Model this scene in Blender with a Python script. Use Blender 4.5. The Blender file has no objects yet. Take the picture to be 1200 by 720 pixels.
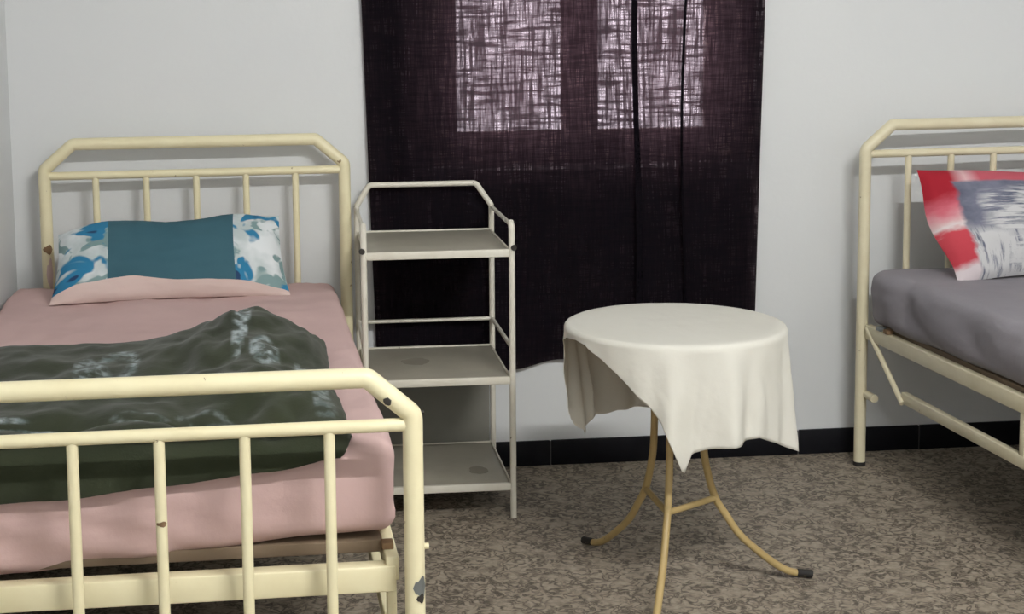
import bpy, bmesh, math, random
from mathutils import Vector, Matrix, noise
random.seed(7)
PI = math.pi
scn = bpy.context.scene
COL = scn.collection

# ------------------------------------------------------------------ camera
cam_d = bpy.data.cameras.new('camera')
cam = bpy.data.objects.new('camera', cam_d); COL.objects.link(cam)
YAW, PITCH, ROLL = .0991, .1163, .0136
F_ = Vector((math.sin(YAW)*math.cos(PITCH), math.cos(YAW)*math.cos(PITCH), -math.sin(PITCH)))
rt = Vector((math.cos(YAW), -math.sin(YAW), 0)); up = rt.cross(F_)
R_ = math.cos(ROLL)*rt - math.sin(ROLL)*up
U_ = math.cos(ROLL)*up + math.sin(ROLL)*rt
m = Matrix((R_, U_, -F_)).transposed().to_4x4()
m.translation = Vector((-.5553, -4.6577, 1.4317))
cam.matrix_world = m
cam_d.sensor_fit = 'HORIZONTAL'; cam_d.sensor_width = 36
cam_d.lens = 36*1755.19/1200
cam_d.shift_x = (600-498.64)/1200
cam_d.shift_y = (230.12-360)/1200
cam_d.clip_start = .05
scn.camera = cam

# ------------------------------------------------------------------ world, exposure
w = bpy.data.worlds.new('World'); scn.world = w; w.use_nodes = True
bg = w.node_tree.nodes['Background']
bg.inputs[0].default_value = (.94, .97, 1.0, 1)
SKY = 8.0
bg.inputs[1].default_value = SKY
scn.view_settings.view_transform = 'Standard'
scn.view_settings.look = 'None'
scn.view_settings.gamma = 1
scn.view_settings.use_curve_mapping = False
scn.view_settings.exposure = 0.0
TUBE_POWER = 640.0          # radiance of the fluorescent tube on the ceiling

# ------------------------------------------------------------------ helpers
def mesh_obj(name, verts, faces, mat=None, parent=None, smooth=True, uvs=None):
    me = bpy.data.meshes.new(name)
    me.from_pydata([tuple(v) for v in verts], [], faces)
    me.validate(); me.update()
    return link(name, me, mat, parent, smooth, uvs)

def link(name, me, mat, parent, smooth=True, uvs=None):
    if uvs is not None:
        uv = me.uv_layers.new(name='UVMap')
        for lp in me.loops: uv.data[lp.index].uv = uvs[lp.vertex_index]
    if smooth:
        me.polygons.foreach_set('use_smooth', [True]*len(me.polygons))
    if mat: me.materials.append(mat)
    o = bpy.data.objects.new(name, me); COL.objects.link(o)
    if parent: o.parent = parent
    return o

def bm_obj(name, bm, mat, parent=None, smooth=False, auto=None):
    bmesh.ops.recalc_face_normals(bm, faces=bm.faces)
    me = bpy.data.meshes.new(name); bm.to_mesh(me); bm.free()
    o = link(name, me, mat, parent, smooth)
    if auto:
        o.data.set_sharp_from_angle(angle=auto)
    return o

def tag(o, label=None, cat=None, group=None, kind=None):
    if label: o['label'] = label
    if cat: o['category'] = cat
    if group: o['group'] = group
    if kind: o['kind'] = kind
    return o

def empty(name, loc, rz=0):
    o = bpy.data.objects.new(name, None); COL.objects.link(o)
    o.location = loc; o.rotation_euler = (0, 0, rz); o.empty_display_size = .1
    return o

def box_bm(lo, hi, bev=0.0, seg=2):
    bm = bmesh.new()
    vs = [bm.verts.new((x, y, z)) for x in (lo[0], hi[0]) for y in (lo[1], hi[1]) for z in (lo[2], hi[2])]
    for f in ((0,1,3,2),(4,6,7,5),(0,4,5,1),(2,3,7,6),(0,2,6,4),(1,5,7,3)):
        bm.faces.new([vs[i] for i in f])
    if bev:
        bmesh.ops.bevel(bm, geom=list(bm.edges), offset=bev, segments=seg, affect='EDGES', profile=.5)
    return bm

def box(name, lo, hi, mat, parent=None, bev=0.0):
    o = bm_obj(name, box_bm(lo, hi, bev), mat, parent, smooth=bev > 0)
    if bev: o.data.set_sharp_from_angle(angle=.9)
    return o

def fillet(pts, r, n=5):
    P = [Vector(p) for p in pts]; out = [P[0]]
    for i in range(1, len(P)-1):
        a, b, c = P[i-1], P[i], P[i+1]
        d1 = (a-b).normalized(); d2 = (c-b).normalized()
        ang = d1.angle(d2)
        t = min(r/math.tan(ang/2), (a-b).length*.48, (c-b).length*.48)
        p0 = b+d1*t; p2 = b+d2*t
        for k in range(n+1):
            s = k/n
            out.append(p0*(1-s)**2 + b*2*s*(1-s) + p2*s*s)
    out.append(P[-1]); return out

def tube_geo(pts, r, sides=12, cap=True, flat=None):
    """tube along a polyline; flat=(a,b) gives an elliptical section"""
    P = [Vector(p) for p in pts]; n = len(P)
    T = []
    for i in range(n):
        t = (P[min(i+1, n-1)]-P[max(i-1, 0)]).normalized(); T.append(t)
    ref = Vector((0, 0, 1)) if abs(T[0].z) < .9 else Vector((0, 1, 0))
    N = (ref - T[0]*ref.dot(T[0])).normalized()
    V, Fc = [], []
    for i in range(n):
        N = (N - T[i]*N.dot(T[i])).normalized(); B = T[i].cross(N)
        rr = r[i] if isinstance(r, (list, tuple)) else r
        for k in range(sides):
            a = 2*PI*k/sides
            V.append(P[i] + N*math.cos(a)*rr + B*math.sin(a)*rr)
    for i in range(n-1):
        for k in range(sides):
            k2 = (k+1) % sides
            Fc.append((i*sides+k, i*sides+k2, (i+1)*sides+k2, (i+1)*sides+k))
    if cap:
        Fc.append(tuple(range(sides-1, -1, -1))); Fc.append(tuple((n-1)*sides+k for k in range(sides)))
    return V, Fc

def tube(name, pts, r, mat, parent=None, sides=12):
    V, Fc = tube_geo(pts, r, sides)
    o = mesh_obj(name, V, Fc, mat, parent)
    o.data.set_sharp_from_angle(angle=1.1)
    return o

def grid_faces(nu, nv, off=0, wrap=False):
    f = []
    for i in range(nu if wrap else nu-1):
        for j in range(nv-1):
            a = off+i*nv+j; b = off+((i+1) % nu)*nv+j
            f.append((a, b, b+1, a+1))
    return f

def fbm(x, y, z=0, o=4):
    return noise.fractal(Vector((x, y, z)), .9, 2.0, o)

def interp(tab, x):
    if x <= tab[0][0]: return tab[0][1]
    for (a, va), (b, vb) in zip(tab, tab[1:]):
        if x <= b:
            t = (x-a)/(b-a); t = t*t*(3-2*t)
            return va+(vb-va)*t
    return tab[-1][1]

def smooth_path(P, n=4):
    out = []
    for i in range(len(P)-1):
        p0, p1, p2, p3 = P[max(i-1, 0)], P[i], P[i+1], P[min(i+2, len(P)-1)]
        for k in range(n):
            t = k/n
            out.append(tuple(.5*((2*b)+(-a+c)*t+(2*a-5*b+4*c-d)*t*t+(-a+3*b-3*c+d)*t**3) for a, b, c, d in zip(p0, p1, p2, p3)))
    out.append(P[-1]); return out

def lerp(tab, x):
    for (a, va), (b, vb) in zip(tab, tab[1:]):
        if x <= b: return va+(vb-va)*(x-a)/(b-a)
    return tab[-1][1]

def lin(c):   # sRGB 0-255 to linear
    return tuple((v/255/12.92 if v/255 <= .04045 else ((v/255+.055)/1.055)**2.4) for v in c)+(1,)

# ------------------------------------------------------------------ materials
class NT:
    def __init__(s, name):
        s.m = bpy.data.materials.new(name); s.m.use_nodes = True
        s.t = s.m.node_tree; s.t.nodes.clear()
        s.out = s.n('ShaderNodeOutputMaterial')
    def n(s, typ, **kw):
        nd = s.t.nodes.new(typ)
        for k, v in kw.items():
            if k.startswith('i_'):
                key = k[2:]; key = int(key) if key.isdigit() else key.replace('_', ' ')
                s.put(nd, key, v)
            else: setattr(nd, k, v)
        return nd
    def put(s, nd, key, v):
        if isinstance(v, bpy.types.NodeSocket): s.t.links.new(v, nd.inputs[key])
        else: nd.inputs[key].default_value = v
    def coord(s, kind='Object', scale=(1,1,1)):
        c = s.n('ShaderNodeTexCoord'); mp = s.n('ShaderNodeMapping')
        s.t.links.new(c.outputs[kind], mp.inputs[0]); mp.inputs['Scale'].default_value = scale
        return mp.outputs[0]
    def noise(s, vec, scale, detail=4, rough=.5, dist=0):
        nd = s.n('ShaderNodeTexNoise', i_Vector=vec, i_Scale=scale, i_Detail=detail, i_Roughness=rough, i_Distortion=dist)
        return nd.outputs['Fac']
    def ramp(s, fac, stops, interp='LINEAR'):
        nd = s.n('ShaderNodeValToRGB'); s.put(nd, 0, fac)
        cr = nd.color_ramp; cr.interpolation = interp
        while len(cr.elements) > len(stops): cr.elements.remove(cr.elements[-1])
        while len(cr.elements) < len(stops): cr.elements.new(.5)
        for e, (p, c) in zip(cr.elements, stops):
            e.position = p; e.color = c if len(c) == 4 else tuple(c)+(1,)
        return nd.outputs['Color']
    def mix(s, fac, a, b, mode='MIX'):
        nd = s.n('ShaderNodeMix', data_type='RGBA', blend_type=mode)
        s.put(nd, 0, fac); s.put(nd, 6, a); s.put(nd, 7, b)
        return nd.outputs[2]
    def math(s, op, a, b=0.0, c=None, clamp=False):
        nd = s.n('ShaderNodeMath', operation=op, use_clamp=clamp); s.put(nd, 0, a); s.put(nd, 1, b)
        if c is not None: s.put(nd, 2, c)
        return nd.outputs[0]
    def bump(s, h, strength=.3, dist=.01):
        return s.n('ShaderNodeBump', i_Height=h, i_Strength=strength, i_Distance=dist).outputs[0]
    def bsdf(s, color, rough=.6, normal=None, metal=0, spec=.5, sheen=0):
        b = s.n('ShaderNodeBsdfPrincipled')
        s.put(b, 'Base Color', color); s.put(b, 'Roughness', rough); s.put(b, 'Metallic', metal)
        s.put(b, 'Specular IOR Level', spec)
        if sheen: s.put(b, 'Sheen Weight', sheen)
        if normal is not None: s.put(b, 'Normal', normal)
        return b.outputs[0]
    def done(s, sh):
        s.t.links.new(sh, s.out.inputs[0]); return s.m
G = (0,0,0,1); W1 = (1,1,1,1)

def mat_wall(name, c1, c2):
    t = NT(name); v = t.coord('Object')
    a = t.noise(v, 1.3, 5); b = t.noise(v, 38, 3)
    col = t.mix(t.ramp(a, [(.3, G), (.7, W1)]), c1, c2)
    stain = t.ramp(t.noise(v, 4.5, 6, .65), [(.66, G), (.82, W1)])
    col = t.mix(t.math('MULTIPLY', stain, .25), col, tuple(.8*x for x in c1[:3])+(1,))
    return t.done(t.bsdf(col, .65, t.bump(b, .12, .006), spec=.3))

def mat_paint(name, base, worn, chip, rough=.38, amount=.71):
    t = NT(name); v = t.coord('Object')
    a = t.noise(v, 9, 5, .6)
    col = t.mix(t.ramp(a, [(.35, G), (.75, W1)]), base, worn)
    ch = t.ramp(t.noise(v, 42, 4, .55), [(amount, G), (amount+.025, W1)])
    col = t.mix(ch, col, chip)
    return t.done(t.bsdf(col, rough, t.bump(t.noise(v, 60, 3), .06, .003), spec=.45))

def mat_fabric(name, c1, c2, scale=5, rough=.9, bump=.25, weave=420, sheen=.0):
    t = NT(name); v = t.coord('Object')
    a = t.noise(v, scale, 5, .55)
    col = t.mix(t.ramp(a, [(.3, G), (.7, W1)]), c1, c2)
    h = t.math('ADD', t.math('MULTIPLY', t.noise(v, 14, 4), 1.0), t.math('MULTIPLY', t.noise(v, weave, 2), .06))
    return t.done(t.bsdf(col, rough, t.bump(h, bump, .012), spec=.2, sheen=sheen))

def mat_plain(name, c, rough=.6, metal=0):
    t = NT(name); v = t.coord('Object')
    col = t.mix(t.noise(v, 20, 4), c, tuple(.82*x for x in c[:3])+(1,))
    return t.done(t.bsdf(col, rough, metal=metal))

M = {}
M['wall'] = mat_wall('wall_paint', (.70, .71, .71, 1), (.66, .675, .68, 1))
M['ceiling'] = mat_wall('ceiling_paint', (.74, .74, .73, 1), (.70, .70, .69, 1))
M['bed1'] = mat_paint('cream_paint', (.80, .735, .495, 1), (.74, .665, .43, 1), (.30, .22, .12, 1))
M['bed2'] = mat_paint('ivory_paint', (.74, .68, .49, 1), (.66, .59, .40, 1), (.26, .19, .11, 1))
M['shelf_frame'] = mat_paint('offwhite_paint', (.72, .69, .60, 1), (.64, .60, .50, 1), (.12, .09, .06, 1))
M['board'] = mat_paint('dusty_board', (.37, .345, .28, 1), (.31, .29, .235, 1), (.15, .13, .11, 1), rough=.5, amount=.74)
M['backpanel'] = mat_plain('grey_panel', (.215, .21, .18, 1), .6)
M['gold'] = mat_paint('mustard_paint', (.50, .37, .165, 1), (.38, .27, .11, 1), (.12, .09, .06, 1), rough=.42, amount=.70)
M['pink'] = mat_fabric('pink_sheet', (.60, .425, .405, 1), (.55, .385, .365, 1), 3)
M['lavender'] = mat_fabric('grey_sheet', (.30, .283, .305, 1), (.26, .245, .27, 1), 3)
M['teal'] = mat_fabric('teal_cotton', (.040, .105, .135, 1), (.050, .122, .152, 1), 6, bump=.15)
M['palepink'] = mat_fabric('pale_cotton', (.66, .52, .48, 1), (.58, .45, .41, 1), 6, bump=.2)
M['dark'] = mat_plain('dark_metal', (.03, .025, .02, 1), .6)
M['rubber'] = mat_plain('black_rubber', (.02, .018, .016, 1), .7)
M['chip'] = mat_plain('rust_chip', (.20, .12, .06, 1), .8)
M['bare'] = mat_plain('bare_metal', (.25, .27, .27, 1), .45, .6)
M['plywood'] = mat_plain('deck_wood', (.17, .12, .075, 1), .8)
M['wood'] = mat_plain('window_wood', (.42, .33, .29, 1), .6)
M['grout'] = mat_plain('grout', (.11, .105, .10, 1), .9)
M['tabletop'] = mat_plain('table_laminate', (.45, .33, .22, 1), .5)
M['lampwhite'] = mat_plain('lamp_white', (.75, .75, .73, 1), .5)

def mat_tile():
    t = NT('black_tile'); v = t.coord('Object')
    c = t.mix(t.noise(v, 30, 4), (.004, .004, .006, 1), (.009, .009, .011, 1))
    return t.done(t.bsdf(c, .5, spec=.12))
M['tile'] = mat_tile()

def mat_floor():
    t = NT('speckled_terrazzo'); v = t.coord('Object')
    big = t.noise(v, 1.6, 4)
    n1 = t.noise(v, 34, 3, .5, .9)
    ridge = t.math('ABSOLUTE', t.math('SUBTRACT', n1, .5))
    worm = t.ramp(ridge, [(.0, W1), (.055, (.45,)*3), (.11, G)])
    n2 = t.ramp(t.noise(v, 55, 4, .6), [(.45, G), (.66, W1)])
    base = t.mix(t.ramp(big, [(.3, G), (.7, W1)]), (.36, .305, .235, 1), (.31, .26, .20, 1))
    base = t.mix(t.math('MULTIPLY', n2, .5), base, (.50, .435, .35, 1))
    patch = t.ramp(t.noise(v, 17, 3), [(.30, G), (.5, W1)])
    base = t.mix(t.math('MULTIPLY', t.math('MULTIPLY', worm, patch), .95), base, (.060, .046, .037, 1))
    h = t.math('MULTIPLY', worm, -.5)
    return t.done(t.bsdf(base, .6, t.bump(h, .12, .003), spec=.35))
M['floor'] = mat_floor()

def mat_curtain():
    t = NT('dark_sheer_curtain')
    vv = t.coord('UV', (95, 5.5, 1)); vh = t.coord('UV', (7, 75, 1)); v0 = t.coord('UV', (1, 1, 1))
    vf = t.coord('UV', (260, 14, 1)); hf = t.coord('UV', (18, 220, 1))
    a = t.ramp(t.noise(vv, 1, 3, .6), [(.43, G), (.55, W1)])
    b = t.ramp(t.noise(vh, 1, 3, .6), [(.41, G), (.52, W1)])
    af = t.ramp(t.noise(vf, 1, 2, .5), [(.38, (.35,)*3), (.55, W1)])
    bf = t.ramp(t.noise(hf, 1, 2, .5), [(.38, (.45,)*3), (.55, W1)])
    prod = t.math('MULTIPLY', t.math('MULTIPLY', a, b), t.math('MULTIPLY', af, bf))
    cl = t.ramp(t.noise(t.coord('UV', (14, 3, 1)), 1, 3), [(.35, (.42,)*3), (.65, W1)])
    fac = t.math('MULTIPLY_ADD', t.math('MULTIPLY', prod, cl), .165, .006)
    tr = t.n('ShaderNodeBsdfTransparent', i_Color=(.95, .76, .82, 1)).outputs[0]
    df = t.n('ShaderNodeBsdfDiffuse', i_Color=(.006, .005, .007, 1)).outputs[0]
    thr = t.math('MULTIPLY', t.math('MULTIPLY_ADD', a, .55, t.math('MULTIPLY', b, .45)), t.math('MULTIPLY', af, bf))
    tcol = t.mix(thr, (.0085, .0040, .0048, 1), (.036, .020, .023, 1))
    tl = t.n('ShaderNodeBsdfTranslucent'); t.put(tl, 'Color', tcol)
    body = t.n('ShaderNodeAddShader'); t.t.links.new(df, body.inputs[0]); t.t.links.new(tl.outputs[0], body.inputs[1])
    mx = t.n('ShaderNodeMixShader'); t.put(mx, 0, fac); t.t.links.new(body.outputs[0], mx.inputs[1]); t.t.links.new(tr, mx.inputs[2])
    return t.done(mx.outputs[0])
M['curtain'] = mat_curtain()

def mat_glass():
    t = NT('window_glass')
    tr = t.n('ShaderNodeBsdfTransparent', i_Color=(.90, .92, .93, 1)).outputs[0]
    gl = t.n('ShaderNodeBsdfGlossy', i_Roughness=.05).outputs[0]
    mx = t.n('ShaderNodeMixShader'); t.put(mx, 0, .06); t.t.links.new(tr, mx.inputs[1]); t.t.links.new(gl, mx.inputs[2])
    return t.done(mx.outputs[0])
M['glass'] = mat_glass()

def mat_cloth():
    t = NT('white_tablecloth'); v = t.coord('Object')
    col = t.mix(t.noise(v, 4, 5), (.80, .785, .72, 1), (.74, .72, .64, 1))
    h = t.math('ADD', t.noise(v, 16, 4), t.math('MULTIPLY', t.noise(v, 350, 2), .05))
    b = t.bsdf(col, .9, t.bump(h, .22, .012), spec=.15)
    tl = t.n('ShaderNodeBsdfTranslucent'); t.put(tl, 'Color', (.62, .52, .40, 1))
    mx = t.n('ShaderNodeMixShader'); t.put(mx, 0, .16); t.t.links.new(b, mx.inputs[1]); t.t.links.new(tl.outputs[0], mx.inputs[2])
    return t.done(mx.outputs[0])
M['cloth'] = mat_cloth()

def mat_floral():
    t = NT('floral_print'); v = t.coord('Object')
    v2 = t.coord('Object', (1, 1, 1.25))
    n1 = t.noise(v2, 8.5, 2, .45, .6); n2 = t.noise(v2, 11, 2, .5, .9); n3 = t.noise(v, 9, 3)
    col = t.mix(t.ramp(n3, [(.42, G), (.58, W1)]), (.72, .75, .76, 1), (.47, .53, .53, 1))
    col = t.mix(t.ramp(n2, [(.56, G), (.60, W1)]), col, (.20, .30, .30, 1))
    col = t.mix(t.ramp(n1, [(.57, G), (.60, W1)]), col, (.03, .19, .34, 1))
    col = t.mix(t.ramp(n1, [(.67, G), (.69, W1)]), col, (.02, .05, .12, 1))
    return t.done(t.bsdf(col, .85, t.bump(t.noise(v, 18, 3), .2, .01), spec=.2))
M['floral'] = mat_floral()

def mat_brush():
    t = NT('brushed_print'); uv = t.coord('UV')
    sp = t.n('ShaderNodeSeparateXYZ'); t.t.links.new(uv, sp.inputs[0]); U, V = sp.outputs[0], sp.outputs[1]
    wob = t.math('MULTIPLY', t.math('SUBTRACT', t.noise(uv, 5, 4), .5), .30)
    # grey-blue field
    col = t.mix(t.ramp(t.noise(uv, 5, 4, .6), [(.35, G), (.65, W1)]), (.105, .115, .165, 1), (.20, .205, .265, 1))
    br = t.noise(t.coord('UV', (4, 22, 1)), 1, 4, .6)
    br2 = t.noise(t.coord('UV', (40, 5, 1)), 1, 4, .6)
    Uw = t.math('ADD', U, wob); Vw = t.math('ADD', V, wob)
    m1 = t.ramp(Uw, [(.25, G), (.33, W1), (.80, W1), (.88, G)])
    m2 = t.ramp(Vw, [(.70, W1), (.80, G)])
    st = t.math('MULTIPLY', t.math('MULTIPLY', m1, m2), t.ramp(br, [(.40, G), (.52, W1)]))
    # pale vertical drips towards the lower edge
    d1 = t.ramp(Uw, [(.10, G), (.14, W1), (.75, W1), (.85, G)])
    d2 = t.ramp(Vw, [(.34, W1), (.48, G)])
    dr = t.math('MULTIPLY', t.math('MULTIPLY', d1, d2), t.ramp(br2, [(.36, G), (.50, W1)]))
    col = t.mix(t.math('MAXIMUM', st, dr), col, (.58, .575, .58, 1))
    # red band on the side, breaking into pink and white, and along the top
    e1 = t.ramp(t.math('MULTIPLY_ADD', wob, .45, U), [(.125, W1), (.15, G)])
    side = t.ramp(Vw, [(.10, (.66, .58, .60)), (.18, (.50, .05, .07)), (.40, (.52, .06, .08)), (.45, (.68, .60, .60)), (.52, (.62, .34, .36)), (.62, (.56, .13, .17)), (.74, (.33, .012, .025)), (1, (.34, .012, .025))])
    e2 = t.ramp(t.math('MULTIPLY_ADD', wob, .25, V), [(.85, G), (.875, W1)])
    topc = t.ramp(U, [(.14, (.34, .012, .025)), (.22, (.66, .42, .44)), (.30, (.50, .10, .13)), (1, (.48, .09, .12))])
    col = t.mix(e2, col, topc)
    col = t.mix(e1, col, side)
    return t.done(t.bsdf(col, .8, t.bump(t.noise(uv, 9, 3), .15, .01), spec=.25))
M['brush'] = mat_brush()

def mat_blanket():
    t = NT('olive_blanket'); v = t.coord('Object')
    at = t.n('ShaderNodeAttribute', attribute_name='print').outputs['Fac']
    base = t.mix(t.ramp(t.noise(v, 7, 4), [(.3, G), (.7, W1)]), (.021, .026, .014, 1), (.034, .040, .022, 1))
    pn = t.ramp(t.noise(v, 26, 4, .6), [(.38, G), (.55, W1)])
    pc = t.mix(pn, (.13, .17, .17, 1), (.34, .39, .40, 1))
    col = t.mix(t.math('MULTIPLY', at, t.ramp(t.noise(v, 38, 4), [(.40, (.08,)*3), (.60, W1)])), base, pc)
    h = t.math('ADD', t.noise(v, 16, 4), t.math('MULTIPLY', t.noise(v, 300, 2), .12))
    return t.done(t.bsdf(col, .95, t.bump(h, .3, .012), spec=.12, sheen=.15))
M['blanket'] = mat_blanket()

def mat_emit(name, c, s):
    t = NT(name); e = t.n('ShaderNodeEmission'); t.put(e, 0, c); t.put(e, 1, s)
    return t.done(e.outputs[0])
M['tube'] = mat_emit('lit_tube', (.985, .985, .97, 1), TUBE_POWER)

# ------------------------------------------------------------------ room shell
XL, XR, YF, ZC = -1.36, 2.45, -5.6, 2.85
WX0, WX1, WZ0, WZ1, WT = -.105, .985, .955, 2.10, .22      # window opening
S = 'structure'
tag(box('floor', (XL-.2, YF-.2, -.12), (XR+.2, WT, 0), M['floor']), kind=S)
tag(box('ceiling', (XL-.2, YF-.2, ZC), (XR+.2, WT, ZC+.12), M['ceiling']), kind=S)
tag(box('wall_left', (XL-.2, YF, 0), (XL, 0, ZC), M['wall']), kind=S)
tag(box('wall_right', (XR, YF, 0), (XR+.2, 0, ZC), M['wall']), kind=S)
tag(box('wall_front', (XL-.2, YF-.2, 0), (XR+.2, YF, ZC), M['wall']), kind=S)
def wall_back():
    bm = bmesh.new()
    xs = [XL-.2, WX0, WX1, XR+.2]; zs = [0, WZ0, WZ1, ZC]
    def quad(a, b, c, d): bm.faces.new([bm.verts.new(p) for p in (a, b, c, d)])
    for y in (0, WT):
        for i in range(3):
            for j in range(3):
                if i == 1 and j == 1: continue
                quad((xs[i], y, zs[j]), (xs[i+1], y, zs[j]), (xs[i+1], y, zs[j+1]), (xs[i], y, zs[j+1]))
    a, b, c, d = (WX0, WZ0), (WX1, WZ0), (WX1, WZ1), (WX0, WZ1)
    for p, q in ((a, b), (b, c), (c, d), (d, a)):
        quad((p[0], 0, p[1]), (q[0], 0, q[1]), (q[0], WT, q[1]), (p[0], WT, p[1]))
    a, b, c, d = (xs[0], 0), (xs[3], 0), (xs[3], ZC), (xs[0], ZC)
    for p, q in ((a, b), (b, c), (c, d), (d, a)):
        quad((p[0], 0, p[1]), (q[0], 0, q[1]), (q[0], WT, q[1]), (p[0], WT, p[1]))
    bmesh.ops.remove_doubles(bm, verts=bm.verts, dist=1e-5)
    return tag(bm_obj('wall_back', bm, M['wall']), kind=S)
wall_back()

# black skirting tiles with recessed joints
BH = .0815
def skirting(name, p0, p1, joints, nrm):
    """backing strip with one tile per joint interval, along x or y"""
    along_x = abs(p1[0]-p0[0]) > abs(p1[1]-p0[1])
    def bb(a, b, z1, d0, d1):
        if along_x: return (a, min(d0, d1), 0.0), (b, max(d0, d1), z1)
        return (min(d0, d1), a, 0.0), (max(d0, d1), b, z1)
    a0, a1 = (p0[0], p1[0]) if along_x else (p0[1], p1[1])
    base = p0[1] if along_x else p0[0]
    lo, hi = bb(a0, a1, BH-.004, base, base+nrm*.006)
    root = tag(box(name, lo, hi, M['grout']), kind=S)
    js = [a0]+[j for j in joints if a0+.02 < j < a1-.02]+[a1]
    for u, v in zip(js, js[1:]):
        lo, hi = bb(u+.0025, v-.0025, BH, base, base+nrm*.0105)
        box('tile', lo, hi, M['tile'], root, .0015)
    return root
skirting('baseboard_back', (XL, 0), (XR, 0), [1.127+.4125*k for k in range(-7, 5)], -1)
skirting('baseboard_left', (XL, YF), (XL, -.0115), [-.4125*k for k in range(13, 0, -1)], 1)
skirting('baseboard_right', (XR, YF), (XR, -.0115), [-.4125*k for k in range(13, 0, -1)], -1)

# window: wooden frame, two sashes with glass, sill
win = tag(empty('window_1', (0, .10, WZ0)), kind=S)
def wbox(name, x0, x1, z0, z1, y0=-.03, y1=.03, mat='wood', parent=win, bev=.004):
    return box(name, (x0, y0, z0-WZ0), (x1, y1, z1-WZ0), M[mat], parent, bev)
sill_bm = box_bm((WX0, -.10, 0), (WX1, .03, .006))
for q in sill_bm.verts:
    if q.co.z > .003: q.co.z += .022*(q.co.y+.10)/.13
bm_obj('window_sill', sill_bm, M['lampwhite'], win)
wbox('frame_rail', WX0, WX1, WZ0+.020, WZ0+.06); wbox('frame_rail', WX0, WX1, WZ1-.05, WZ1)
wbox('frame_stile', WX0, WX0+.06, WZ0+.06, WZ1-.05); wbox('frame_stile', WX1-.08, WX1, WZ0+.06, WZ1-.05)
wbox('mullion', .400, .450, WZ0+.06, WZ1-.05)
for x0, x1, g0, g1 in ((WX0+.06, .400, .02, .362), (.450, WX1-.08, .478, .832)):
    sash = wbox('sash', x0, x1, WZ0+.06, 1.078, -.02, .02)
    wbox('sash_stile', x0, g0, 1.078, WZ1-.10, -.02, .02, parent=win)
    wbox('sash_stile', g1, x1, 1.078, WZ1-.10, -.02, .02, parent=win)
    wbox('sash_rail', x0, x1, WZ1-.10, WZ1-.05, -.02, .02, parent=win)
    wbox('pane', g0, g1, 1.078, WZ1-.10, -.003, .003, 'glass', win, 0)

# ------------------------------------------------------------------ beds
def make_bed(name, loc, rz, W, L, mat, zt, zm, zft, zfm, nb, deck_z, inset=.012):
    b = empty(name, loc, rz)
    rp = .0185
    def hoop(part, v, ztop, zmid, zlow, ch):
        pts = [(0, -v, 0.012), (0, -v, ztop-ch), (ch*1.15, -v, ztop), (W-ch*1.15, -v, ztop), (W, -v, ztop-ch), (W, -v, 0.012)]
        h = tube(part, fillet(pts, .018, 3), rp, mat, b, 14)
        tube('cross_rail', [(0, -v, zmid), (W, -v, zmid)], .0125, mat, h, 12)
        tube('lower_rail', [(0, -v, zlow), (W, -v, zlow)], .0125, mat, h, 12)
        for i in range(1, nb+1):
            u = W*i/(nb+1)
            tube('bar', [(u, -v, zlow), (u, -v, zmid)], .0105, mat, h, 10)
        for u in (0, W):
            tube('rubber_foot', [(u, -v, 0), (u, -v, .013)], .0195, M['rubber'], h, 12)
        return h
    hb = hoop('headboard', 0, zt, zm, .44, .075)
    fb = hoop('footboard', L, zft, zfm, .20, .070)
    # sprung deck frame: two side rails, two end rails, lower truss rails
    x0, x1 = inset, W-inset
    zr = deck_z
    for u in (x0, x1):
        sr = box('side_rail', (u-.012, -L+.046, zr-.045), (u+.012, -.02, zr), mat, b, .003)
        lr = box('truss_rail', (u-.010, -L+.073, .29-.017), (u+.010, -.275, .29+.017), mat, b, .003)
        for v in (.95, L-.085):
            box('truss_post', (u-.009, -v-.012, .30), (u+.009, -v+.012, zr-.04), mat, sr, .002)
        for (va, vb) in ((.03, .29),):
            s = -1 if u == x0 else 1
            tube('brace', [(u+.008*s, -va, zr-.01), (u+.012*s, -vb, .275)], .0085, mat, sr, 8)
            vs = .055 if va < .5 else L-.055
            tube('stub', [(u, -va+(.02 if va < .5 else -.02), .235), (u, -vs-(.02 if va < .5 else -.05), .235)], .013, mat, sr, 10)
        for v in (.12, .17, L-.10):
            box('mattress_clip', (u-.016, -v-.014, zr), (u+.006, -v+.014, zr+.013), M['chip'] if v != .12 else M['bare'], sr, .002)
    for v in (.06, L-.062):
        dz = .0 if v < .5 else -.016
        box('end_rail', (x0+.012, -v-.018, zr+dz-.05+(.016 if v < .5 else 0)), (x1+.006 if v > .5 else x1-.012, -v+.018, zr+dz-(.002 if v < .5 else 0)), mat, b, .003)
    box('deck_board', (x0+.014, -L+.11, zr-.012), (x1-.014, -.09, zr+.012), M['plywood'], b, .002)
    return b, hb, fb

B1 = (-1.2491, -.0972, 0); A1 = .0129; BW1 = .8993; BL1 = 1.9619
bed1, hb1, fb1 = make_bed('metal_bed', B1, A1, BW1, BL1, M['bed1'], 1.0796, .9849, .8025, .7142, 5, .452, .036)
tag(bed1, 'cream tube metal bed with chipped paint, carrying the pink mattress', 'bed')
B2 = (1.2779, -.1504, 0); A2 = .0416; BW2 = .1424*6; BL2 = 1.96
bed2, hb2, fb2 = make_bed('metal_bed', B2, A2, BW2, BL2, M['bed2'], 1.0905, 1.0006, .82, .73, 5, .462)
tag(bed2, 'pale ivory tube metal bed carrying the grey mattress', 'bed')

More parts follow.
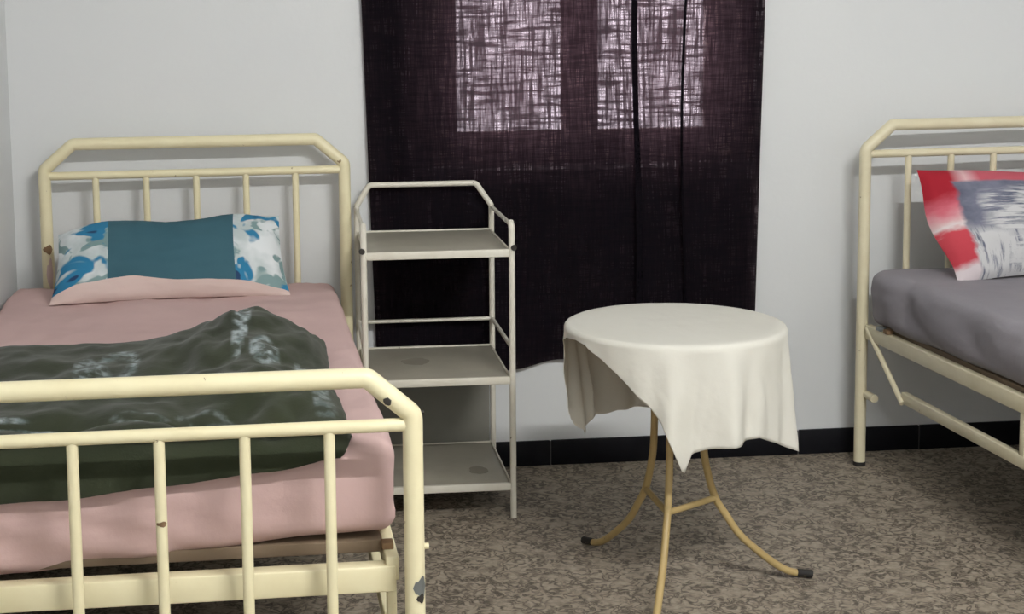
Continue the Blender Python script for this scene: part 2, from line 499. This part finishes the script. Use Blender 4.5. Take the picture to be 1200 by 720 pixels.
# bolts, screw holes and bare patches on the pink bed
def patch_on_tube(name, c, axis, r, length, a0, a1, mat, parent):
    """small curved flake lying on a tube; c centre, axis direction, angles around it (0 = towards -y)"""
    ax = Vector(axis).normalized(); fr = Vector((0, -1, 0)); fr = (fr-ax*fr.dot(ax)).normalized(); sd = ax.cross(fr)
    V = []; nu, nv = 7, 7
    for i in range(nu):
        for j in range(nv):
            s = (i/(nu-1)-.5); q = (j/(nv-1)-.5)
            k = math.sqrt(max(0, 1-(2*q)**2))*(.75+.25*math.sin(7*q+i))
            an = (a0+a1)/2+(a1-a0)*q
            V.append(Vector(c)+ax*(s*length*k)+(fr*math.cos(an)+sd*math.sin(an))*(r+.0006))
    return mesh_obj(name, V, grid_faces(nu, nv), mat, parent)
v = -BL1
cm = Vector((BW1-.046, v, .8025-.040)); ca = Vector((.080, 0, -.07))
patch_on_tube('bolt_hole', cm, ca, .0185, .019, -.6, .4, M['dark'], fb1)
tube('screw', [(BW1+.014, v, .735), (BW1+.021, v, .735)], .0035, M['dark'], fb1, 8)
tube('screw', [(BW1+.016, v, .487), (BW1+.026, v, .487)], .006, M['bed1'], fb1, 8)
patch_on_tube('paint_chip', (BW1, v, .415), (0, 0, 1), .0185, .05, -.3, 1.2, M['bare'], fb1)
patch_on_tube('paint_chip', (BW1, v, .395), (0, 0, 1), .0187, .022, .0, .9, M['dark'], fb1)
patch_on_tube('paint_chip', (0, 0, .765), (0, 0, 1), .0185, .035, -.7, 1.0, M['chip'], hb1)
patch_on_tube('paint_chip', (0, 0, .69), (0, 0, 1), .0187, .12, -.2, .9, M['palepink'], hb1)
patch_on_tube('paint_chip', (BW1*3/6, v, .555), (0, 0, 1), .0105, .012, -1, 1, M['chip'], fb1)

# ------------------------------------------------------------------ mattresses
def rounded_box(lo, hi, r, nx, ny, nz):
    """closed rounded box, dense grid on each face"""
    lo, hi = Vector(lo), Vector(hi); idx = {}; V = []; Fc = []
    n = (nx, ny, nz)
    def spread(i, k):                       # extra rings close to the edges
        a, b = lo[k], hi[k]; t = i/n[k]
        t2 = .5-.5*math.cos(PI*t); t = .45*t2+.55*t
        return a+(b-a)*t
    def vid(i, j, k):
        if (i, j, k) not in idx:
            p = Vector((spread(i, 0), spread(j, 1), spread(k, 2)))
            c = Vector([min(max(p[q], lo[q]+r), hi[q]-r) for q in range(3)])
            d = p-c
            if d.length > 1e-9: p = c+d.normalized()*r
            idx[(i, j, k)] = len(V); V.append(p)
        return idx[(i, j, k)]
    for k in (0, nz):
        for i in range(nx):
            for j in range(ny):
                f = (vid(i, j, k), vid(i+1, j, k), vid(i+1, j+1, k), vid(i, j+1, k)); Fc.append(f if k else f[::-1])
    for j in (0, ny):
        for i in range(nx):
            for k in range(nz):
                f = (vid(i, j, k), vid(i+1, j, k), vid(i+1, j, k+1), vid(i, j, k+1)); Fc.append(f[::-1] if j else f)
    for i in (0, nx):
        for j in range(ny):
            for k in range(nz):
                f = (vid(i, j, k), vid(i, j+1, k), vid(i, j+1, k+1), vid(i, j, k+1)); Fc.append(f if i else f[::-1])
    return V, Fc

MT1 = .655
def mattress1():
    V, Fc = rounded_box((-.103, -1.862, .464), (.878, -.03, MT1), .034, 70, 120, 16)
    out = []
    for p in V:
        p = p.copy(); t = (p.z-.464)/(MT1-.464)
        p.x += -.022*(1+p.y/1.86)*(p.x/.87)*0.9                       # a little narrower at the head
        hgt = max(0, t)
        p.z += hgt*(.010*fbm(p.x*3, p.y*3, 1.7)+.004*fbm(p.x*14, p.y*9, 4))
        fx = p.y < -1.80
        if p.y < -1.80:                                              # end face: diagonal drag folds, bulge, hanging hem
            dx = (p.x+.25)*.9
            fold = math.sin((p.x*1.0+p.z*3.2)*34+2.2*fbm(p.x*4, p.z*4, 3))
            amt = max(0, 1-p.x/.8)*max(0, 1-t)
            p.y -= .008*fold*amt+.010*math.sin(PI*min(1, max(0, t)))
            if t < .3: p.z -= (1-t/.3)*.046*max(0, 1-p.x/.7)
            p.z += (1-t)*.014*max(0, (p.x-.4)/.48)
        if p.x > .84:
            p.x += .006*fbm(p.y*5, p.z*12, 8)*math.sin(PI*min(1, max(0, t)))
        out.append(p)
    o = mesh_obj('mattress', out, Fc, M['pink'])
    o.location = B1; o.rotation_euler.z = A1
    return tag(o, 'mattress in a smooth pink fitted sheet', 'mattress')
mattress1()

def mattress2():
    V, Fc = rounded_box((.012, -1.87, .474), (BW2-.03, -.03, .640), .034, 60, 130, 16)
    out = []
    for p in V:
        p = p.copy(); t = (p.z-.474)/.166
        p.z += max(0, t)*(.006*fbm(p.x*4, p.y*4, 5))
        if p.x < .052:                                              # soft vertical drag folds on the side
            v = -p.y
            f = .010*math.sin(v*17+3*t+2*fbm(v*3, t, 2))*(.4+.6*math.exp(-v*1.6))+.008*fbm(v*6, t*2, 7)
            p.x += f*(1-abs(2*t-1)*.4)-.012*math.sin(PI*min(1, max(0, t)))
            if t < .35: p.z -= .010*(1-t/.35)*(.5+.5*math.sin(v*5+.6))
        out.append(p)
    o = mesh_obj('mattress', out, Fc, M['lavender'])
    o.location = B2; o.rotation_euler.z = A2
    return tag(o, 'mattress in a creased lavender grey sheet', 'mattress')
mattress2()

# ------------------------------------------------------------------ pillows
def pillow(name, w, h, th, splits, mats, names, sag=None, n=44, nv=26, under=None):
    """cushion standing in local x (width) / z (height), front towards -y. splits = u borders of the front panels;
    under(u) = height share of the front that belongs to the plain under side"""
    root = empty(name, (0, 0, 0))
    def pt(u, v, side):
        a = 2*u-1; b = 2*v-1
        e = max(0, (1-abs(a)**3.0))**.55*max(0, (1-abs(b)**2.4))**.55
        x = a*w/2*(1-.05*(1-b*b)*abs(a)); z = h/2+b*h/2*(1-.06*(1-abs(a)**1.5))
        y = -side*th/2*e
        y += .006*fbm(u*6+side*3, v*5, 2)*(.3+e)*(1 if 0 < v < 1 and 0 < u < 1 else 0)
        p = Vector((x, y, z))
        return sag(p, u, v, side) if sag else p
    und = under or (lambda u: 0.0)
    def sheet(nm, u0, u1, lo, hi, mat, side=1):
        nu = max(7, int(n*(u1-u0))); V = []; uv = []
        for i in range(nu):
            u = u0+(u1-u0)*i/(nu-1)
            for j in range(nv):
                v = lo(u)+(hi(u)-lo(u))*j/(nv-1)
                V.append(pt(u, v, side)); uv.append((u, v))
        f = grid_faces(nu, nv)
        mesh_obj(nm, V, f if side > 0 else [q[::-1] for q in f], M[mat], root, uvs=uv)
    bor = [0]+splits+[1]
    for k in range(len(bor)-1):
        sheet(names[k], bor[k], bor[k+1], und, lambda u: 1.0, mats[k])
    if under: sheet('under_panel', 0, 1, lambda u: 0.0, und, mats[-1])
    sheet('back_cover', 0, 1, lambda u: 0.0, lambda u: 1.0, mats[-1], -1)
    return root

def sag1(p, u, v, s):
    a = 2*u-1
    p.z += (-.013*math.exp(-((u-.52)/.13)**2)+.010*math.exp(-((u-.78)/.09)**2)-.045*max(0, -a-.55)/.45)*v
    p.x *= 1-.05*max(0, abs(a)-.7)/.3*v**3
    p.z += .035*(1-v)*0
    return p
UND = [(0, .10), (.12, .15), (.30, .17), (.55, .12), (.80, .10), (1, .05)]
pl1 = pillow('pillow', .675, .295, .135, [.235, .775], ['floral', 'teal', 'floral', 'palepink'], ['printed_panel', 'centre_panel', 'printed_panel'], sag1, under=lambda u: interp(UND, u))
pl1.location = (-.862, -.425, .656); pl1.rotation_euler = (math.radians(-46), 0, math.radians(3.0))
tag(pl1, 'teal pillow with blue and white floral end panels on the pink bed', 'pillow')
def sag2(p, u, v, s):
    p.z += .012*math.sin(u*5)*v+.012*(1-u)**6*v**3-.020*(1-u)**8*(1-v)**2
    p.x += .010*math.sin(v*8.5+.4)*(1-u)**5+.055*(1-u)**2*(1-v)**1.6-.030*(1-u)**2*math.sin(PI*min(1, v))*v
    return p
pl2 = pillow('pillow', .62, .345, .13, [], ['brush', 'brush'], ['front_cover'], sag2)
pl2.location = (1.710, -.40, .638); pl2.rotation_euler = (math.radians(-26), 0, math.radians(4))
tag(pl2, 'pillow with red border and grey white brush print', 'pillow')

# ------------------------------------------------------------------ folded blanket over the foot of the pink mattress
def blanket():
    NU = 130
    xa, xb = .02, .775               # local bed coordinates
    def prof(u):
        return interp([(0, .032), (.25, .036), (.42, .034), (.57, .050), (.66, .074), (.73, .100), (.80, .106), (.87, .094), (.93, .066), (.97, .034), (1, .006)], u)
    V = []; mask = []
    for i in range(NU):
        u = -.13+1.13*i/(NU-1)
        R = prof(u); e = min(1, (1-u)/.07); e = math.sin(e*PI/2)
        top = MT1+.006
        hang = interp([(0, .075), (.3, .068), (.55, .052), (.8, .032), (1, .012)], u)
        vb = 1.02-.06*math.exp(-((u-.75)/.2)**2)
        cv = 1.745+.035*u
        ctrl = [(vb, top-.004), (vb+.035, top+.012+.45*R), (vb+.12, top+.008+.85*R), (vb+.24, top+.006+R), (vb+.36, top+.006+.84*R), (vb+.48, top+.006+.62*R),
                (vb+.58, top+.006+.56*R), (cv-.07, top+.008+.020*e), (cv-.015, top+.016*e), (cv, top+.004*e), (cv+.018, top+.018*e), (cv+.06, top+.024*e),
                (1.856, top+.014*e), (1.884, top-.010), (1.894, MT1-hang*.55-.008), (1.894, MT1-hang-.004)]
        prof_pts = smooth_path(ctrl, 10)
        NV = len(prof_pts)
        for j, (v, z) in enumerate(prof_pts):
            t = j/(NV-1)
            x = xa+(xb-xa)*u+.03*t*max(0, (u-.5)*2)+.012*fbm(t*5, 2, 3)*max(0, (u-.6)/.4)
            a = e*min(1, max(0, (t-.03)/.1))*min(1, max(0, (.86-t)/.08))
            z += a*(.016*fbm(x*6+.4, v*6, 1, 2)+.008*fbm(x*15, v*12, 5, 2))*(.35+R/.08)
            z = max(z, top) if t < .80 else z
            if t > .72: x -= .035*((t-.72)/.28)**1.5*max(0, (u-.85)/.15)**1.5
            y = -v-(.004*math.sin(u*17+1)+.003*fbm(u*9, t*4, 2))*max(0, (t-.88)/.12)
            V.append(Vector((x, y, z)))
            # printed pale motif
            def el(cx, cy, rx, ry, rot=0):
                dx, dy = u-cx, t-cy; c, s_ = math.cos(rot), math.sin(rot)
                return ((dx*c+dy*s_)/rx)**2+((-dx*s_+dy*c)/ry)**2
            def soft(e_): return min(1.0, max(0.0, (1.2-e_)*2.2))
            k = 0
            k = max(k, 1*soft(el(.755, .17, .022, .16, .12)))
            k = max(k, .9*soft(el(.815, .31, .040, .045)))
            k = max(k, .9*soft(el(.40, .24, .062, .070))*(1-soft(el(.40, .24, .062, .070)+1.0-.40)))
            k = max(k, .9*soft(el(.31, .25, .030, .055)))
            k = max(k, .9*soft(el(.16, .565, .20, .016, -.06)))
            k = max(k, .9*soft(el(.10, .505, .12, .018)))
            k = max(k, .45*soft(el(.50, .52, .07, .032))*(1-soft(el(.50, .52, .07, .032)+1.0-.5)))
            k = max(k, .40*soft(el(.66, .50, .07, .030))*(1-soft(el(.66, .50, .07, .030)+1.0-.5)))
            k = max(k, .45*soft(el(.95, .46, .025, .07)))
            k = max(k, .8*soft(el(.91, .34, .015, .035)))
            mask.append(k)
    o = mesh_obj('blanket', V, grid_faces(NU, NV), M['blanket'])
    at = o.data.attributes.new('print', 'FLOAT', 'POINT'); at.data.foreach_set('value', mask)
    sm = o.modifiers.new('thickness', 'SOLIDIFY'); sm.thickness = .004; sm.offset = 0
    o.location = B1; o.rotation_euler.z = A1
    return tag(o, 'dark olive green blanket with pale print heaped on the pink bed', 'blanket')
blanket()

# ------------------------------------------------------------------ metal shelf stand
SH = empty('shelf_stand', (-.313, -.0556, 0), -.0131)
tag(SH, 'off-white three tier metal shelf stand with guard rails', 'shelf')
SW, SD = .4203, .4411
fm = M['shelf_frame']
hz = .93
pts = [(0, 0, 0.0), (0, 0, hz-.065), (.040, 0, hz), (SW-.048, 0, hz), (SW, 0, hz-.070), (SW, 0, 0.0)]
tube('back_hoop', fillet(pts, .02, 4), .0090, fm, SH, 10)
for u in (0, SW):
    fl = tube('front_leg', fillet([(u, -SD, 0), (u, -SD, .850), (u, -SD+.02, .862)], .012, 3), .0092, fm, SH, 10)
    for z in (.855, .50):
        tube('side_rail', [(u, 0, z), (u, -SD, z)], .0062, fm, SH, 8)
    tube('bolt', [(u+(.006 if u else -.006), -SD-.006, .792), (u+(.004 if u else -.004), -SD-.013, .792)], .0085, M['dark'], fl, 8)
for z in (.50,):
    tube('back_rail', [(0, 0, z), (SW, 0, z)], .0062, fm, SH, 8)
for k, z in enumerate((.784, .415, .1016)):
    st = box('shelf_board', (.006, -SD+.008, z-.012), (SW-.006, -.008, z), M['board'], SH, .002)
    box('shelf_lip', (.004, -SD-.004, z-.019), (SW-.004, -SD+.008, z+.003), fm, st, .002)
    box('shelf_lip', (.004, -.008, z-.016), (SW-.004, .002, z+.004), fm, st, .002)
    for u in (.003, SW-.009):
        box('shelf_lip', (u, -SD+.008, z-.016), (u+.006, -.008, z+.003), fm, st, .0015)
box('back_panel', (.010, -.006, .106), (SW-.012, -.002, .398), M['backpanel'], SH)
def stain(name, cx, cy, rx, ry, z, mat, parent, seed):
    V = [Vector((cx, cy, z))]
    for k in range(26):
        a = 2*PI*k/26; q = .85+.22*fbm(math.cos(a)*1.3, math.sin(a)*1.3, seed)
        V.append(Vector((cx+rx*q*math.cos(a), cy+ry*q*math.sin(a), z)))
    return mesh_obj(name, V, [(0, 1+k, 1+(k+1) % 26) for k in range(26)], mat, parent)
M['stain'] = mat_plain('dirt_mark', (.27, .25, .20, 1), .7)
stain('dirt_mark', .16, -.20, .05, .055, .4155, M['stain'], SH, 3)
stain('dirt_mark', .335, -.30, .035, .045, .1021, M['stain'], SH, 5)

# ------------------------------------------------------------------ round table with three bent legs, and its cloth
TX, TY, TZ, TR = .422, -1.065, .6763, .2745
tb = tag(empty('round_table', (TX, TY, 0)), 'round table on three curved mustard metal legs, under the white cloth', 'table')
def disc(name, r, z0, z1, mat, parent, n=64):
    bm = bmesh.new(); bmesh.ops.create_cone(bm, cap_ends=True, segments=n, radius1=r, radius2=r, depth=z1-z0)
    bmesh.ops.translate(bm, verts=bm.verts, vec=(0, 0, (z0+z1)/2))
    bmesh.ops.bevel(bm, geom=[e for e in bm.edges if len(e.link_faces) == 2 and any(len(f.verts) > 4 for f in e.link_faces)], offset=.004, segments=2, affect='EDGES')
    return bm_obj(name, bm, mat, parent, True, .8)
disc('tabletop', TR-.012, TZ-.022, TZ-.004, M['tabletop'], tb)
prof = [(.345, .012), (.282, .030), (.180, .114), (.134, .179), (.107, .223), (.087, .290), (.076, .36), (.076, .50), (.10, TZ-.022)]
angs = [-1, 117, -113]
sp = smooth_path(prof)
for a in angs:
    ca, sa = math.cos(math.radians(a)), math.sin(math.radians(a))
    lg = tube('leg', [(r*ca, r*sa, z) for r, z in sp], .0095, M['gold'], tb, 10)
    tube('rubber_foot', [(.322*ca, .322*sa, .016), (.362*ca, .362*sa, .0105)], .0105, M['rubber'], lg, 8)
def at_ang(a, r, z): return (r*math.cos(math.radians(a)), r*math.sin(math.radians(a)), z)
for a, b in ((117, 247), (-113, -1)):
    tube('stretcher', [at_ang(a, .107, .222), at_ang(b, .107, .222)], .0085, M['gold'], tb, 8)

def tablecloth():
    NA, NT1, NH = 288, 12, 30
    drop_tab = [(-180, .035), (-165, .026), (-155, .030), (-145, .055), (-135, .083), (-126, .118), (-117, .155), (-111, .19), (-105, .26), (-100.5, .318),
                (-96, .268), (-89, .258), (-80, .252), (-70, .246), (-60, .243), (-50, .262), (-38, .285), (-28, .312), (-18, .285), (0, .26), (45, .24), (90, .295),
                (112, .29), (124, .30), (134, .262), (145, .325), (152, .30), (165, .13), (174, .05), (180, .035)]
    flare_tab = [(-180, .004), (-140, .008), (-101, .012), (-80, .004), (-60, .010), (-28, .006), (0, .006), (60, .0), (125, -.022), (150, -.022), (170, 0), (180, .004)]
    V = []
    rc = .012
    for i in range(NA):
        th = -180+360*i/NA; a = math.radians(th)
        d = lerp(drop_tab, th); fl = interp(flare_tab, th)
        row = []
        for j in range(NT1):
            r = (TR-rc)*j/(NT1-1)
            r = max(r, .0005)
            row.append((r, TZ+.0006*fbm(math.cos(a)*r*12, math.sin(a)*r*12, 2)))
        for j in range(1, NH+1):
            s = j/NH; L = max(d, .012); q = s*L
            if q < rc*PI/2:
                b = q/rc; r = TR-rc+rc*math.sin(b); z = TZ-rc+rc*math.cos(b)
            else:
                hh = q-rc*PI/2; k = hh/.30
                fold = .015*math.sin(a*9+.7)+.012*math.sin(a*14+2.1)+.007*math.sin(a*23+.4)
                if th > 130: fold += .010*math.sin(a*31)
                r = TR+fl*k+fold*min(1.15, k**.8)+.003*fbm(a*6, hh*9, 3)*min(1, k*3)
                z = TZ-rc-hh*.985
            row.append((r, z))
        for r, z in row: V.append(Vector((r*math.cos(a), r*math.sin(a), z)))
    n = NT1+NH
    Fc = grid_faces(NA, n, 0, True)
    o = mesh_obj('tablecloth', V, Fc, M['cloth'])
    bm = bmesh.new(); bm.from_mesh(o.data); bmesh.ops.remove_doubles(bm, verts=bm.verts, dist=.0006)
    cs = [v for v in bm.verts if v.co.xy.length < .002]
    bmesh.ops.pointmerge(bm, verts=cs, merge_co=(0, 0, TZ))
    bm.to_mesh(o.data); bm.free()
    o.data.polygons.foreach_set('use_smooth', [True]*len(o.data.polygons))
    sm = o.modifiers.new('thickness', 'SOLIDIFY'); sm.thickness = .0016; sm.offset = 0
    o.location = (TX, TY, 0)
    return tag(o, 'white square cloth with pointed corners draped over round table', 'tablecloth')
tablecloth()

# ------------------------------------------------------------------ curtain and its rod
CZ = 2.27
def curtain():
    # plan of the cloth, left to right, with two small overlapping pleats
    plan = [(-.285, -.022), (-.262, -.028), (-.20, -.022), (-.10, -.027), (.02, -.023), (.10, -.028), (.22, -.024), (.345, -.030), (.40, -.038), (.455, -.030),
            (.545, -.026), (.585, -.040), (.563, -.050), (.588, -.034), (.66, -.026), (.715, -.032), (.732, -.046), (.722, -.055), (.736, -.036), (.80, -.026), (.88, -.030),
            (.955, -.024), (.985, -.036), (.990, -.030)]
    P = smooth_path(plan, 8)
    L = [0]
    for a, b in zip(P, P[1:]): L.append(L[-1]+math.hypot(b[0]-a[0], b[1]-a[1]))
    NV = 70; V = []; uv = []
    for (x, y), s in zip(P, L):
        zb = interp([(-.3, .315), (.10, .315), (.18, .324), (.334, .352), (1, .36)], x)
        for j in range(NV):
            t = j/(NV-1); z = zb+(CZ-.0095-zb)*t
            k = (z-1.5)/1.06
            xx = x+(.025*k*(-1) if x < -.1 else 0)*max(0, (-.1-x)/.17)+(.022*k if x > .8 else 0)*max(0, (x-.8)/.19)
            yy = y+.004*fbm(x*5, z*1.3, 3)+.004*math.sin(x*26+z*1.1)
            xx += .014*math.sin(z*4.1+x*9)*max(0, 1-abs(x-.65)/.25)
            V.append(Vector((xx, min(yy, -.012), z))); uv.append((s, z))
    o = mesh_obj('curtain', V, grid_faces(len(P), NV), M['curtain'], uvs=uv)
    return tag(o, 'dark purple brown see-through woven curtain hanging over the window', 'curtain')
curtain()
rod = tag(empty('curtain_rod', (.35, -.032, CZ)), 'slim metal rod carrying the dark curtain', 'curtain rod')
tube('pole', [(-.72, 0, 0), (.72, 0, 0)], .009, M['bare'], rod, 12)
for sx in (-1, 1):
    tube('finial', [(sx*.72, 0, 0), (sx*.745, 0, 0)], .015, M['bare'], rod, 12)
    tube('bracket', [(sx*.66, 0, 0), (sx*.66, .032, 0)], .006, M['bare'], rod, 8)

# ------------------------------------------------------------------ ceiling tube lamp (above and in front of the camera's position)
LX, LY, LZ = .75, -3.85, ZC
lamp = tag(empty('ceiling_lamp', (LX, LY, LZ)), 'fluorescent tube lamp on the ceiling', 'lamp')
box('housing', (-.62, -.035, -.05), (.62, .035, 0), M['lampwhite'], lamp, .006)
for sx in (-.6, .6):
    box('end_holder', (sx-.012, -.018, -.125), (sx+.012, .018, -.05), M['lampwhite'], lamp, .003)
tube('tube', [(-.59, 0, -.10), (.59, 0, -.10)], .016, M['tube'], lamp, 10)
